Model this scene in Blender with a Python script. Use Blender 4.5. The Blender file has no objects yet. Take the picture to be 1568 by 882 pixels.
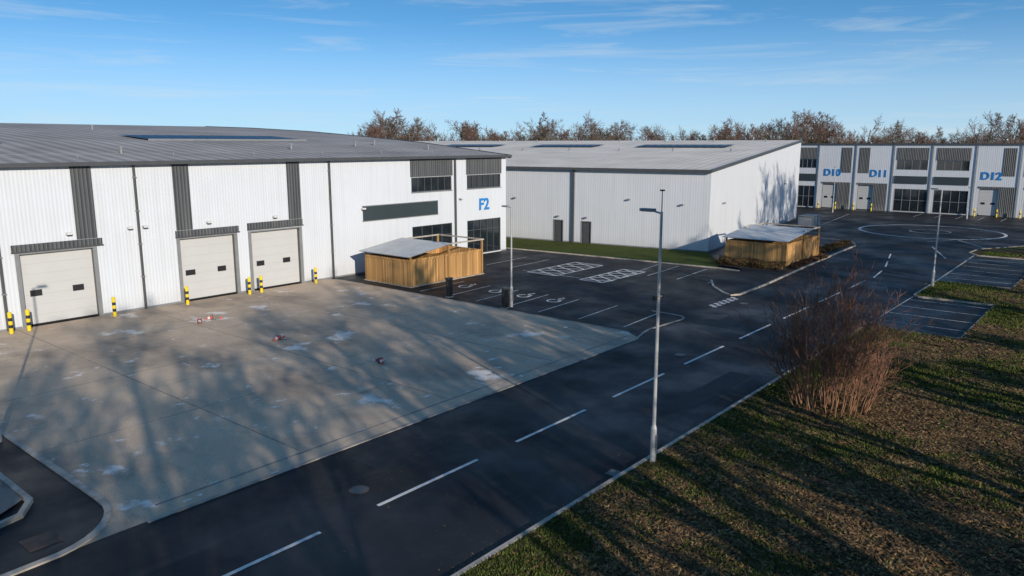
import bpy, math, random
import numpy as np
from mathutils import Vector, Matrix, noise as mnoise
random.seed(7)
rad=math.radians
C=bpy.context.scene.collection
SUN_EL=17.0; SUN_DIR=(0.375,0.927)   # horizontal direction in which shadows fall

# ------------------------------------------------------------------ materials
def nmat(name,col,rough=0.8,var=0.15,scale=3.0,col2=None,bump=0.0,bscale=40,metal=0.0,ribs=None,spec=0.5,detail=6,rvar=0.0,stretch=(1,1,1),lo=.3,hi=.7,wear=None):
    m=bpy.data.materials.new(name);m.use_nodes=True;nt=m.node_tree;N=nt.nodes;L=nt.links
    b=N['Principled BSDF'];b.inputs['Roughness'].default_value=rough;b.inputs['Metallic'].default_value=metal
    b.inputs['Specular IOR Level'].default_value=spec
    tc=N.new('ShaderNodeTexCoord');mp=N.new('ShaderNodeMapping');mp.inputs['Scale'].default_value=stretch
    L.new(tc.outputs['Object'],mp.inputs[0])
    no=N.new('ShaderNodeTexNoise');no.inputs['Scale'].default_value=scale;no.inputs['Detail'].default_value=detail
    L.new(mp.outputs[0],no.inputs['Vector'])
    cr=N.new('ShaderNodeValToRGB');cr.color_ramp.elements[0].position=lo;cr.color_ramp.elements[1].position=hi
    c2=col2 or tuple(min(1,c*(1+var)) for c in col); c1=tuple(c*(1-var) for c in col) if not col2 else col
    cr.color_ramp.elements[0].color=(*c1,1);cr.color_ramp.elements[1].color=(*c2,1)
    L.new(no.outputs['Fac'],cr.inputs[0])
    out=cr.outputs[0]
    if ribs:
        pitch,axis,depth,dark=ribs
        sp=N.new('ShaderNodeSeparateXYZ');L.new(tc.outputs['Object'],sp.inputs[0])
        if axis=='xy':
            ad=N.new('ShaderNodeMath');ad.operation='ADD';L.new(sp.outputs[0],ad.inputs[0]);L.new(sp.outputs[1],ad.inputs[1]);src=ad.outputs[0]
        else: src=sp.outputs['xyz'.index(axis)]
        mu=N.new('ShaderNodeMath');mu.operation='MULTIPLY';mu.inputs[1].default_value=2*math.pi/pitch;L.new(src,mu.inputs[0])
        si=N.new('ShaderNodeMath');si.operation='SINE';L.new(mu.outputs[0],si.inputs[0])
        mr=N.new('ShaderNodeMapRange');mr.inputs[1].default_value=-.6;mr.inputs[2].default_value=.6;L.new(si.outputs[0],mr.inputs[0])
        if depth>0:
            bu=N.new('ShaderNodeBump');bu.inputs['Strength'].default_value=1;bu.inputs['Distance'].default_value=depth
            L.new(mr.outputs[0],bu.inputs['Height']);L.new(bu.outputs[0],b.inputs['Normal'])
        mx=N.new('ShaderNodeMixRGB');mx.blend_type='MULTIPLY'
        m2=N.new('ShaderNodeMapRange');m2.inputs[3].default_value=dark;m2.inputs[4].default_value=0;L.new(mr.outputs[0],m2.inputs[0])
        L.new(m2.outputs[0],mx.inputs[0]);L.new(out,mx.inputs[1]);mx.inputs[2].default_value=(.35,.37,.4,1);out=mx.outputs[0]
        if axis=='xy':   # streaks of dirt running down, darker foot
            mp2=N.new('ShaderNodeMapping');mp2.inputs['Scale'].default_value=(2.2,2.2,.12);L.new(tc.outputs['Object'],mp2.inputs[0])
            n3=N.new('ShaderNodeTexNoise');n3.inputs['Scale'].default_value=1.1;n3.inputs['Detail'].default_value=6;L.new(mp2.outputs[0],n3.inputs['Vector'])
            r3=N.new('ShaderNodeMapRange');r3.inputs[1].default_value=.45;r3.inputs[2].default_value=.8;r3.inputs[4].default_value=.18;L.new(n3.outputs['Fac'],r3.inputs[0])
            rz=N.new('ShaderNodeMapRange');rz.inputs[1].default_value=0;rz.inputs[2].default_value=1.1;rz.inputs[3].default_value=.22;rz.inputs[4].default_value=0;L.new(sp.outputs[2],rz.inputs[0])
            a3=N.new('ShaderNodeMath');L.new(r3.outputs[0],a3.inputs[0]);L.new(rz.outputs[0],a3.inputs[1])
            x3=N.new('ShaderNodeMixRGB');L.new(a3.outputs[0],x3.inputs[0]);L.new(out,x3.inputs[1]);x3.inputs[2].default_value=(.36,.35,.32,1);out=x3.outputs[0]
    elif bump:
        n2=N.new('ShaderNodeTexNoise');n2.inputs['Scale'].default_value=bscale;n2.inputs['Detail'].default_value=5
        L.new(mp.outputs[0],n2.inputs['Vector'])
        bu=N.new('ShaderNodeBump');bu.inputs['Strength'].default_value=bump;bu.inputs['Distance'].default_value=.02
        L.new(n2.outputs['Fac'],bu.inputs['Height']);L.new(bu.outputs[0],b.inputs['Normal'])
    if wear:
        n4=N.new('ShaderNodeTexNoise');n4.inputs['Scale'].default_value=3.5;n4.inputs['Detail'].default_value=12;n4.inputs['Roughness'].default_value=.75;L.new(tc.outputs['Object'],n4.inputs['Vector'])
        r4=N.new('ShaderNodeMapRange');r4.inputs[1].default_value=wear;r4.inputs[2].default_value=wear+.08;L.new(n4.outputs['Fac'],r4.inputs[0])
        x4=N.new('ShaderNodeMixRGB');L.new(r4.outputs[0],x4.inputs[0]);L.new(out,x4.inputs[1]);x4.inputs[2].default_value=(.06,.06,.06,1);out=x4.outputs[0]
    if rvar:
        mr=N.new('ShaderNodeMapRange');mr.inputs[1].default_value=.3;mr.inputs[2].default_value=.7
        mr.inputs[3].default_value=rough-rvar;mr.inputs[4].default_value=rough+rvar
        L.new(no.outputs['Fac'],mr.inputs[0]);L.new(mr.outputs[0],b.inputs['Roughness'])
    L.new(out,b.inputs['Base Color'])
    return m

M={}
M['white']=nmat('white_cladding',(.61,.65,.70),.5,.02,.6,ribs=(.20,'xy',.006,.09))
M['white2']=nmat('pale_cladding',(.62,.65,.69),.5,.02,.5,ribs=(.25,'xy',.006,.08))
M['grey']=nmat('dark_grey_cladding',(.09,.098,.105),.5,.06,1,ribs=(.22,'xy',.04,.7))
M['trim']=nmat('dark_trim',(.065,.07,.075),.45,.1,2)
M['trimg']=nmat('mid_grey_trim',(.20,.21,.22),.45,.1,2)
M['roof']=nmat('grey_roof_sheet',(.38,.35,.325),.8,.18,.22,ribs=(1.0,'x',.03,.42),detail=9,spec=.2)
M['roof2']=nmat('pale_roof_sheet',(.76,.68,.58),.85,.12,.25,ribs=(1.0,'y',.015,.16),detail=9,spec=.2)
M['door']=nmat('roller_door_panel',(.49,.50,.50),.5,.02,1)
M['doorj']=nmat('roller_door_joint',(.39,.40,.40),.6,.02,1)
M['glass']=nmat('window_glass',(.012,.018,.024),.06,.4,.8,spec=.9)
M['signd']=nmat('sign_dark',(.035,.05,.055),.4,.05,1)
M['blue']=nmat('blue_letters',(.01,.20,.55),.4,.05,1)
M['solar']=nmat('solar_panel',(.008,.016,.045),.35,.3,1,spec=.2)
M['kerb']=nmat('kerb_concrete',(.38,.34,.29),.85,.28,2.5,bump=.3)
M['flush']=nmat('flush_kerb',(.34,.30,.26),.85,.25,1.5,bump=.3)
M['paint']=nmat('road_paint',(.64,.63,.61),.6,.15,6,detail=10,wear=.60)
M['paintd']=nmat('worn_paint',(.48,.475,.46),.6,.25,5,detail=10,wear=.54)
M['pole']=nmat('galvanised_steel',(.40,.41,.42),.45,.1,3,metal=.2)
M['black']=nmat('black_plastic',(.015,.015,.017),.5,.1,3)
M['yellow']=nmat('yellow_paint',(.78,.55,.01),.5,.06,5)
M['red']=nmat('red_plastic',(.45,.07,.05),.5,.1,5)
M['whitep']=nmat('white_plastic',(.6,.6,.6),.5,.05,5)
M['bark']=nmat('bark',(.10,.08,.062),.9,.3,6)
M['twig']=nmat('twig_brown',(.14,.105,.08),.95,.35,.5)
M['twigr']=nmat('twig_red',(.155,.09,.065),.95,.35,.5)
M['twigs']=nmat('shrub_twig',(.19,.095,.06),.9,.35,2)
M['stem']=nmat('shrub_stem',(.23,.12,.065),.85,.4,3)
M['ivy']=nmat('evergreen_leaf',(.035,.05,.018),.9,.4,1)
M['metalroof']=nmat('corrugated_shelter_roof',(.60,.60,.59),.5,.12,1,ribs=(.25,'y',.03,.4))
M['soil']=nmat('soil',(.05,.03,.022),1,.4,2,bump=.6)
M['hedge']=nmat('hedge_brown',(.10,.04,.025),.9,.5,3)
M['conc2']=nmat('paving',(.20,.18,.16),.9,.2,1.5,bump=.3,detail=10)
M['joint']=nmat('joint_sealant',(.28,.235,.19),.9,.25,3)
M['jointd']=nmat('channel_slot',(.12,.105,.085),.9,.25,3)
M['patch']=nmat('asphalt_repair',(.017,.018,.021),.6,.2,3,spec=.25,bump=.3)
M['rust']=nmat('manhole_iron',(.10,.06,.045),.8,.3,4)
for i,c in enumerate([(.065,.09,.018),(.105,.13,.028),(.05,.065,.018)]): M['g%d'%i]=nmat('grass_blade_%d'%i,c,.9,.25,2,spec=.15)
for i,c in enumerate([(.16,.095,.042),(.10,.06,.03),(.25,.165,.08),(.045,.03,.02)]): M['l%d'%i]=nmat('dead_leaf_%d'%i,c,.9,.25,2,spec=.2)

# timber boards
def timber():
    m=nmat('timber_boards',(.50,.28,.10),.75,.2,1.2,stretch=(1,1,.2))
    nt=m.node_tree;N=nt.nodes;L=nt.links;b=N['Principled BSDF']
    tc=N.new('ShaderNodeTexCoord');sp=N.new('ShaderNodeSeparateXYZ');L.new(tc.outputs['Object'],sp.inputs[0])
    ad=N.new('ShaderNodeMath');L.new(sp.outputs[0],ad.inputs[0]);L.new(sp.outputs[1],ad.inputs[1])
    mu=N.new('ShaderNodeMath');mu.operation='MULTIPLY';mu.inputs[1].default_value=7.1;L.new(ad.outputs[0],mu.inputs[0])
    fl=N.new('ShaderNodeMath');fl.operation='FLOOR';L.new(mu.outputs[0],fl.inputs[0])
    fr=N.new('ShaderNodeMath');fr.operation='FRACT';L.new(mu.outputs[0],fr.inputs[0])
    wn=N.new('ShaderNodeTexWhiteNoise');wn.noise_dimensions='1D';L.new(fl.outputs[0],wn.inputs['W'])
    gt=N.new('ShaderNodeMath');gt.operation='GREATER_THAN';gt.inputs[1].default_value=.9;L.new(fr.outputs[0],gt.inputs[0])
    mr=N.new('ShaderNodeMapRange');mr.inputs[3].default_value=.6;mr.inputs[4].default_value=1.2;L.new(wn.outputs[0],mr.inputs[0])
    src=b.inputs['Base Color'].links[0].from_socket
    hs=N.new('ShaderNodeHueSaturation');L.new(src,hs.inputs['Color']);L.new(mr.outputs[0],hs.inputs['Value'])
    mx=N.new('ShaderNodeMixRGB');L.new(gt.outputs[0],mx.inputs[0]);L.new(hs.outputs[0],mx.inputs[1]);mx.inputs[2].default_value=(.05,.025,.01,1)
    L.new(mx.outputs[0],b.inputs['Base Color']);return m
M['timber']=timber()

def ground_mat(name,base,dark,light,rough,rvar,s1,s2,s3,spec=.5,stain=None,bump=.25,bs=60):
    m=bpy.data.materials.new(name);m.use_nodes=True;nt=m.node_tree;N=nt.nodes;L=nt.links;b=N['Principled BSDF']
    b.inputs['Specular IOR Level'].default_value=spec
    tc=N.new('ShaderNodeTexCoord')
    def noise(s,d=6,r=.6,st=None):
        n=N.new('ShaderNodeTexNoise');n.inputs['Scale'].default_value=s;n.inputs['Detail'].default_value=d;n.inputs['Roughness'].default_value=r
        if st:
            mp=N.new('ShaderNodeMapping');mp.inputs['Scale'].default_value=st;L.new(tc.outputs['Object'],mp.inputs[0]);L.new(mp.outputs[0],n.inputs['Vector'])
        else: L.new(tc.outputs['Object'],n.inputs['Vector'])
        return n.outputs['Fac']
    def ramp(src,a,bb):
        r=N.new('ShaderNodeMapRange');r.inputs[1].default_value=a;r.inputs[2].default_value=bb;L.new(src,r.inputs[0]);return r.outputs[0]
    def mix(f,c1,c2,bt='MIX'):
        x=N.new('ShaderNodeMixRGB');x.blend_type=bt;L.new(f,x.inputs[0])
        for k,cc in ((1,c1),(2,c2)):
            if isinstance(cc,tuple): x.inputs[k].default_value=(*cc,1)
            else: L.new(cc,x.inputs[k])
        return x.outputs[0]
    n1=noise(s1);n2=noise(s2,8,.7);n3=noise(s3,4,.7)
    c=mix(ramp(n1,.35,.65),dark,base)
    c=mix(ramp(n2,.52,.78),c,light)
    gm=N.new('ShaderNodeMapRange');gm.inputs[1].default_value=.3;gm.inputs[2].default_value=.7;gm.inputs[3].default_value=.78;gm.inputs[4].default_value=1.22;L.new(n3,gm.inputs[0])
    hv=N.new('ShaderNodeHueSaturation');L.new(c,hv.inputs['Color']);L.new(gm.outputs[0],hv.inputs['Value']);c=hv.outputs[0]
    if stain:
        for (sc,lo,hi,col,st) in stain: c=mix(ramp(noise(sc,7,.65,st),lo,hi),c,col)
    L.new(c,b.inputs['Base Color'])
    r=N.new('ShaderNodeMapRange');r.inputs[1].default_value=.35;r.inputs[2].default_value=.65;r.inputs[3].default_value=rough-rvar;r.inputs[4].default_value=rough+rvar
    L.new(noise(s1*1.7,5,.6),r.inputs[0]);L.new(r.outputs[0],b.inputs['Roughness'])
    nb=noise(bs,4,.7);bu=N.new('ShaderNodeBump');bu.inputs['Strength'].default_value=bump;bu.inputs['Distance'].default_value=.015;L.new(nb,bu.inputs['Height']);L.new(bu.outputs[0],b.inputs['Normal'])
    return m
M['asphalt']=ground_mat('asphalt',(.023,.0235,.026),(.013,.0138,.0165),(.035,.0345,.035),.55,.2,.14,.9,25,spec=.2,stain=[(.25,.60,.75,(.048,.046,.044),(.12,1.8,1)),(1.4,.66,.72,(.05,.048,.046),(.5,1.2,1))])
M['asphalt2']=ground_mat('car_park_asphalt',(.026,.0265,.028),(.017,.0175,.0195),(.040,.040,.040),.62,.15,.2,1.2,30,spec=.2,stain=[(.5,.62,.74,(.052,.05,.048),None)])
M['concrete']=ground_mat('yard_concrete',(.55,.425,.31),(.40,.315,.24),(.59,.47,.36),.82,.12,.10,.5,18,spec=.3,stain=[(.20,.50,.66,(.27,.22,.175),(1,.6,1)),(.30,.60,.645,(.72,.66,.60),(1,1,1)),(.5,.62,.74,(.22,.18,.145),(.3,1.7,1)),(.75,.635,.665,(.70,.66,.61),(1,1.4,1)),(2.5,.66,.70,(.27,.225,.18),None)])
M['grassg']=ground_mat('grass_ground',(.055,.045,.02),(.055,.036,.02),(.095,.065,.033),1,0,.16,1.6,12,spec=.1,bump=1,bs=10,stain=[(.35,.52,.64,(.055,.07,.018),None),(2.2,.56,.68,(.11,.07,.038),None),(1.3,.6,.68,(.02,.015,.01),None)])
M['field']=ground_mat('field_grass',(.05,.06,.02),(.06,.05,.02),(.07,.07,.03),1,0,.02,.1,1,spec=.1)
M['strip']=ground_mat('lawn_strip',(.06,.085,.015),(.05,.06,.015),(.085,.10,.025),1,0,.5,2,14,spec=.1,bump=.8,bs=16)

# ------------------------------------------------------------------ mesh builder
def empty(name,loc=(0,0,0),rz=0):
    e=bpy.data.objects.new(name,None);e.location=loc;e.rotation_euler=(0,0,rad(rz));C.objects.link(e);e.empty_display_size=.5;return e
class MB:
    def __init__(s): s.v=[];s.f=[];s.m=[];s.mats=[]
    def mi(s,k):
        if k not in s.mats: s.mats.append(k)
        return s.mats.index(k)
    def quad(s,pts,k):
        n=len(s.v);s.v+=[tuple(p) for p in pts];s.f.append(tuple(range(n,n+len(pts))));s.m.append(s.mi(k))
    def box(s,x0,x1,y0,y1,z0,z1,k,T=None):
        if x0>x1:x0,x1=x1,x0
        if y0>y1:y0,y1=y1,y0
        p=[(x,y,z) for z in (z0,z1) for y in (y0,y1) for x in (x0,x1)]
        if T: p=[T(*q) for q in p]
        n=len(s.v);s.v+=p
        for f in ((0,2,3,1),(4,5,7,6),(0,1,5,4),(2,6,7,3),(0,4,6,2),(1,3,7,5)):
            s.f.append(tuple(n+i for i in f));s.m.append(s.mi(k))
    def tube(s,p0,p1,r0,r1,n,k,cap=True):
        p0=Vector(p0);p1=Vector(p1);d=(p1-p0).normalized();a=d.orthogonal().normalized();b=d.cross(a)
        st=len(s.v)
        for p,r in ((p0,r0),(p1,r1)):
            for i in range(n):
                t=2*math.pi*i/n;s.v.append(tuple(p+a*(r*math.cos(t))+b*(r*math.sin(t))))
        for i in range(n):
            j=(i+1)%n;s.f.append((st+i,st+j,st+n+j,st+n+i));s.m.append(s.mi(k))
        if cap:
            s.f.append(tuple(st+n+i for i in range(n)));s.m.append(s.mi(k))
            s.f.append(tuple(st+n-1-i for i in range(n)));s.m.append(s.mi(k))
    def obj(s,name,parent=None,loc=None,rz=0,smooth=False):
        me=bpy.data.meshes.new(name);me.from_pydata(s.v,[],s.f)
        for k in s.mats: me.materials.append(M[k])
        me.polygons.foreach_set('material_index',s.m)
        if smooth: me.polygons.foreach_set('use_smooth',[True]*len(s.f))
        me.update();o=bpy.data.objects.new(name,me);C.objects.link(o)
        if parent: o.parent=parent
        if loc: o.location=loc
        o.rotation_euler=(0,0,rad(rz));return o
def wall(mb,T,s0,s1,z0,z1,ops,depth,k,kr='trim'):
    """T(s,d,z)->xyz ; ops=(s0,s1,z0,z1)"""
    S=sorted({s0,s1,*[o[0] for o in ops],*[o[1] for o in ops]});Z=sorted({z0,z1,*[o[2] for o in ops],*[o[3] for o in ops]})
    for a,b in zip(S,S[1:]):
        for c,d in zip(Z,Z[1:]):
            ms,mz=(a+b)/2,(c+d)/2
            if any(o[0]<ms<o[1] and o[2]<mz<o[3] for o in ops): continue
            mb.quad([T(a,0,c),T(b,0,c),T(b,0,d),T(a,0,d)],k)
    for o in ops:
        a,b,c,d=o
        mb.quad([T(a,0,c),T(a,depth,c),T(a,depth,d),T(a,0,d)],kr);mb.quad([T(b,0,c),T(b,0,d),T(b,depth,d),T(b,depth,c)],kr)
        mb.quad([T(a,0,d),T(a,depth,d),T(b,depth,d),T(b,0,d)],kr);mb.quad([T(a,0,c),T(b,0,c),T(b,depth,c),T(a,depth,c)],kr)
def window(mb,T,a,b,c,d,nx,nz,dep=.12,fr='trim',fw=.06,transom=None):
    mb.quad([T(a,dep,c),T(b,dep,c),T(b,dep,d),T(a,dep,d)],'glass')
    def bar(x0,x1,z0,z1): mb.box(x0,x1,dep-.06,dep-.004,z0,z1,fr,T)
    bar(a,a+fw,c,d);bar(b-fw,b,c,d);bar(a+fw,b-fw,c,c+fw);bar(a+fw,b-fw,d-fw,d)
    for i in range(1,nx):
        x=a+(b-a)*i/nx;bar(x-fw/2,x+fw/2,c+fw,d-fw)
    zs=[c+(d-c)*i/nz for i in range(1,nz)] if transom is None else [transom]
    for z in zs:
        for i in range(nx):
            x0=a+(b-a)*i/nx+(fw if i==0 else fw/2);x1=a+(b-a)*(i+1)/nx-(fw if i==nx-1 else fw/2);bar(x0,x1,z-fw/2,z+fw/2)
def rdoor(mb,T,a,b,c,d,dep=.25,wins=()):
    nz=7
    for i in range(nz):
        z0=c+(d-c)*i/nz;z1=c+(d-c)*(i+1)/nz
        mb.box(a,b,dep,dep+.05,z0+.006,z1-.006,'door',T)
    mb.quad([T(a,dep+.012,c),T(b,dep+.012,c),T(b,dep+.012,d),T(a,dep+.012,d)],'doorj')
    mb.box(a+.01,b-.01,dep-.02,dep-.002,c+.01,c+.1,'black',T)
    for (x0,x1,z0,z1) in wins:
        mb.box(x0,x1,dep-.02,dep-.003,z0,z1,'black',T)
def text(name,s,size,loc,rot,parent):
    cu=bpy.data.curves.new(name,'FONT');cu.body=s;cu.size=size;cu.extrude=.03;cu.offset=.022*size;cu.space_character=1.02
    cu.materials.append(M['blue']);o=bpy.data.objects.new(name,cu);C.objects.link(o);o.parent=parent;o.location=loc;o.rotation_euler=rot;return o

# ------------------------------------------------------------------ building F2
B=empty('industrial_unit_building',(0,46.9,0))
T=lambda s,d,z:(s,d,z)
EV=8.95
ops=[(14.35,18.15,0,4.05),(23.35,27.1,0,4.05),(28.35,32.2,0,4.05),(43.2,47.9,6.05,7.25),(49.85,54.4,6.05,7.25),(43.2,47.9,.3,3.2),(49.85,54.4,.1,3.2)]
mb=MB();wall(mb,T,-25,55.2,0,EV,ops,.25,'white')
mb.quad([(55.2,0,0),(55.2,110,0),(55.2,110,8.9),(55.2,54,12.2),(55.2,0,EV)],'white')
mb.quad([(-25,0,0),(-25,0,EV),(-25,54,12.2),(-25,110,8.9),(-25,110,0)],'white')
mb.quad([(-25,110,0),(-25,110,8.9),(55.2,110,8.9),(55.2,110,0)],'white')
mb.obj('walls',B)
mb=MB()
prof=[(-.35,8.93),(11.8,10.12),(22.2,10.85),(30.7,11.4),(43,11.95),(54,12.3),(110.4,8.9)]
for (y0,z0),(y1,z1) in zip(prof,prof[1:]):
    mb.quad([(-25.3,y0,z0),(55.5,y0,z0),(55.5,y1,z1),(-25.3,y1,z1)],'roof')
mb.obj('roof',B,smooth=False)
mb=MB()
for (y0,z0),(y1,z1) in zip(prof,prof[1:]):
    mb.quad([(55.52,y0,z0-.28),(55.52,y1,z1-.28),(55.52,y1,z1+.06),(55.52,y0,z0+.06)],'trim')
    mb.quad([(55.52,y0,z0+.06),(55.52,y1,z1+.06),(55.3,y1,z1+.06),(55.3,y0,z0+.06)],'trimg')
mb.box(-25.3,55.5,-.5,-.3,8.76,8.98,'trim')      # gutter
mb.quad([(-25,-.3,8.78),(55.2,-.3,8.78),(55.2,-.002,8.78),(-25,-.002,8.78)],'trimg')
for x in (20.85,35.0,13.4,6.5,-2):                        # downpipes
    mb.box(x-.06,x+.06,-.16,-.02,0,8.74,'trim')
    for z in (2,4,6,8): mb.box(x-.1,x+.1,-.18,-.01,z,z+.06,'trimg')
mb.box(48.2,48.36,-.16,-.02,0,8.74,'trim')
for a,b in ((-25,14.1),(18.4,23.1),(27.35,28.1),(32.45,43),(48.0,49.8),(54.5,55.2)): mb.box(a,b,-.03,-.004,0,.12,'trimg')
mb.obj('gutter_and_downpipes',B)
mb=MB()
def gp(a,b,c,d): mb.box(a,b,-.06,-.004,c,d,'grey')
gp(17.35,18.45,4.63,8.75);gp(14.0,18.7,4.2,4.6)
gp(23.2,24.25,4.63,8.75);gp(23.1,27.45,4.2,4.6)
gp(31.4,32.45,4.73,8.75);gp(28.1,32.5,4.25,4.7)
gp(43.1,48.0,7.3,8.75);gp(49.75,54.5,7.3,8.75)
for (a,b) in ((14.35,18.15),(23.35,27.1),(28.35,32.2)):
    mb.box(a-.22,a-.002,-.05,-.003,0,4.15,'trimg');mb.box(b+.002,b+.22,-.05,-.003,0,4.15,'trimg');mb.box(a-.0,b+.0,-.05,-.003,4.06,4.15,'trimg')
for (a,b,z) in ((14.0,18.7,4.14),(23.1,27.45,4.14),(28.1,32.5,4.19)): mb.box(a-.04,b+.04,-.14,-.06,z+.03,z+.08,'trim')
mb.obj('grey_cladding_panels',B)
mb=MB()
rdoor(mb,T,14.35,18.15,0,4.05,wins=[(14.75,15.35,1.65,2.0),(16.95,17.55,1.65,2.0)])
rdoor(mb,T,23.35,27.1,0,4.05,wins=[(23.7,24.35,1.65,2.0),(25.9,26.5,1.65,2.0)])
rdoor(mb,T,28.35,32.2,0,4.05,wins=[(28.8,29.4,1.65,2.0),(30.9,31.5,1.65,2.0)])
mb.obj('roller_shutter_doors',B)
mb=MB()
for a,b in ((43.2,47.9),(49.85,54.4)): window(mb,T,a,b,6.05,7.25,6,1)
window(mb,T,43.2,47.9,.3,3.2,4,3);window(mb,T,49.85,54.4,.1,3.2,5,2,transom=2.3)
for a,b in ((43.2,47.9),(49.85,54.4)):
    mb.box(a-.06,b+.06,-.10,-.004,6.0,6.045,'trimg')
mb.obj('windows',B)
mb=MB();mb.box(38.05,46.1,-.12,-.004,4.1,5.2,'signd');mb.box(37.98,46.17,-.08,-.003,4.04,4.1,'trimg');mb.box(37.98,46.17,-.08,-.003,5.2,5.26,'trimg')
mb.obj('sign_board',B)
mb=MB()
for x,z in ((16.9,4.95),(25.3,4.95),(30.2,4.95),(20.3,5.0),(21.2,5.0),(40,1.9),(48.9,5.2),(38,5.0)):
    mb.box(x-.14,x+.14,-.32,-.07,z,z+.12,'whitep');mb.box(x-.12,x+.12,-.30,-.09,z-.03,z,'black');mb.box(x-.03,x+.03,-.07,0,z+.02,z+.1,'trimg')
mb.obj('wall_lights',B)
text('unit_letters','F2',1.45,(51.35,-.05,4.1),(rad(90),0,0),B)
def rz(y):
    for (y0,z0),(y1,z1) in zip(prof,prof[1:]):
        if y0<=y<=y1: return z0+(z1-z0)*(y-y0)/(y1-y0)
mb=MB()   # solar
for i in range(13):
    for j in range(3):
        x=28.2+i*1.1;y=13.4+j*1.75
        mb.quad([(x,y,rz(y)+.12),(x+1.05,y,rz(y)+.12),(x+1.05,y+1.68,rz(y+1.68)+.12),(x,y+1.68,rz(y+1.68)+.12)],'solar')
mb.box(28.1,42.6,13.2,13.25,rz(13.2)+.01,rz(13.2)+.16,'trimg')
mb.obj('solar_panels',B)
mb=MB()
for x,y in ((17,10),(36,6),(44,8),(50,5),(30,28),(12,30),(47,9),(22,4)):
    mb.tube((x,y,rz(y)),(x,y,rz(y)+.35),.09,.09,8,'trimg');mb.tube((x,y,rz(y)+.35),(x,y,rz(y)+.45),.16,.12,8,'trimg')
mb.tube((-24,2,rz(2)+.25),(54,2,rz(2)+.25),.012,.012,4,'trimg')
for i in range(14): mb.tube((-22+i*5.8,2,rz(2)),(-22+i*5.8,2,rz(2)+.3),.03,.03,5,'trimg')
mb.obj('roof_vents_and_safety_line',B)

# ------------------------------------------------------------------ building 2
B=empty('warehouse_building',(65.9,31.3,0),8.3)
W=38.6;Ln=78
zr=lambda x:7.62+(10.4-7.62)*x/W
mb=MB()
mb.quad([(0,0,0),(W,0,0),(W,0,zr(W)),(0,0,zr(0))],'white2')
Ts=lambda s,d,z:(d,s,z)
ops=[(12.1,13.1,0,2.2),(15.3,16.3,0,2.2)]
wall(mb,Ts,0,Ln,0,zr(0),ops,.15,'white2')
mb.quad([(W,0,0),(W,Ln,0),(W,Ln,zr(W)),(W,0,zr(W))],'white2')
mb.quad([(0,Ln,0),(0,Ln,zr(0)),(W,Ln,zr(W)),(W,Ln,0)],'white2')
mb.obj('walls',B)
mb=MB();mb.quad([(-.3,-.15,zr(-.3)+.05),(W+.1,-.15,zr(W)+.05),(W+.1,Ln,zr(W)+.05),(-.3,Ln,zr(-.3)+.05)],'roof2');mb.obj('roof',B)
mb=MB()
mb.box(-.45,-.25,-.15,Ln,zr(0)-.22,zr(0)+.03,'trim')
p=[(-.3,zr(-.3)),(W+.12,zr(W+.12))]
mb.quad([(p[0][0],-.17,p[0][1]-.2),(p[1][0],-.17,p[1][1]-.2),(p[1][0],-.17,p[1][1]+.1),(p[0][0],-.17,p[0][1]+.1)],'trim')
mb.quad([(p[0][0],-.17,p[0][1]+.1),(p[1][0],-.17,p[1][1]+.1),(p[1][0],.05,p[1][1]+.1),(p[0][0],.05,p[0][1]+.1)],'trimg')
for y in (14.1,):mb.box(-.2,-.03,y-.13,y+.13,0,zr(0)-.2,'trim')
for y in (35,56):mb.box(-.16,-.03,y-.06,y+.06,0,zr(0)-.2,'trimg')
mb.box(-.03,-.004,0,12.0,0,.15,'trimg');mb.box(-.03,-.004,13.2,15.2,0,.15,'trimg');mb.box(-.03,-.004,16.4,60,0,.15,'trimg')
mb.box(0,W,-.03,-.004,0,.15,'trimg')
mb.obj('gutter_and_trim',B)
mb=MB()
for a,b in ((12.1,13.1),(15.3,16.3)):
    mb.box(a+.06,b-.06,.08,.13,0.02,2.12,'trim',Ts);mb.quad([Ts(a,.14,0),Ts(b,.14,0),Ts(b,.14,2.2),Ts(a,.14,2.2)],'black')
    mb.box(a-.09,a-.002,-.04,-.003,0,2.3,'trimg',Ts);mb.box(b+.002,b+.09,-.04,-.003,0,2.3,'trimg',Ts);mb.box(a,b,-.04,-.003,2.21,2.3,'trimg',Ts)
mb.obj('fire_doors',B)
mb=MB()
for y,z in ((12.6,2.6),(15.8,2.6),(8,4.6),(2.6,4.3),(21,4.3),(30,4.5)):
    mb.box(-.28,-.04,y-.13,y+.13,z,z+.13,'trimg')
for x,z in ((4,4.3),(30,5)):
    mb.box(x-.14,x+.14,-.28,-.04,z,z+.13,'trimg')
mb.obj('wall_lights',B)
mb=MB()
for (y0,n) in ((6,11),(24,9),(40,9)):
    for i in range(n):
        for j in range(2):
            x=25+j*1.9;y=y0+i*1.1
            mb.quad([(x,y,zr(x)+.2),(x+1.8,y,zr(x+1.8)+.2),(x+1.8,y+1.05,zr(x+1.8)+.2),(x,y+1.05,zr(x)+.2)],'solar')
for y in range(4,70,7):
    for x in (20,36): mb.tube((x,y,zr(x)),(x,y,zr(x)+.4),.1,.1,8,'trimg')
mb.obj('solar_panels',B)

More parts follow.
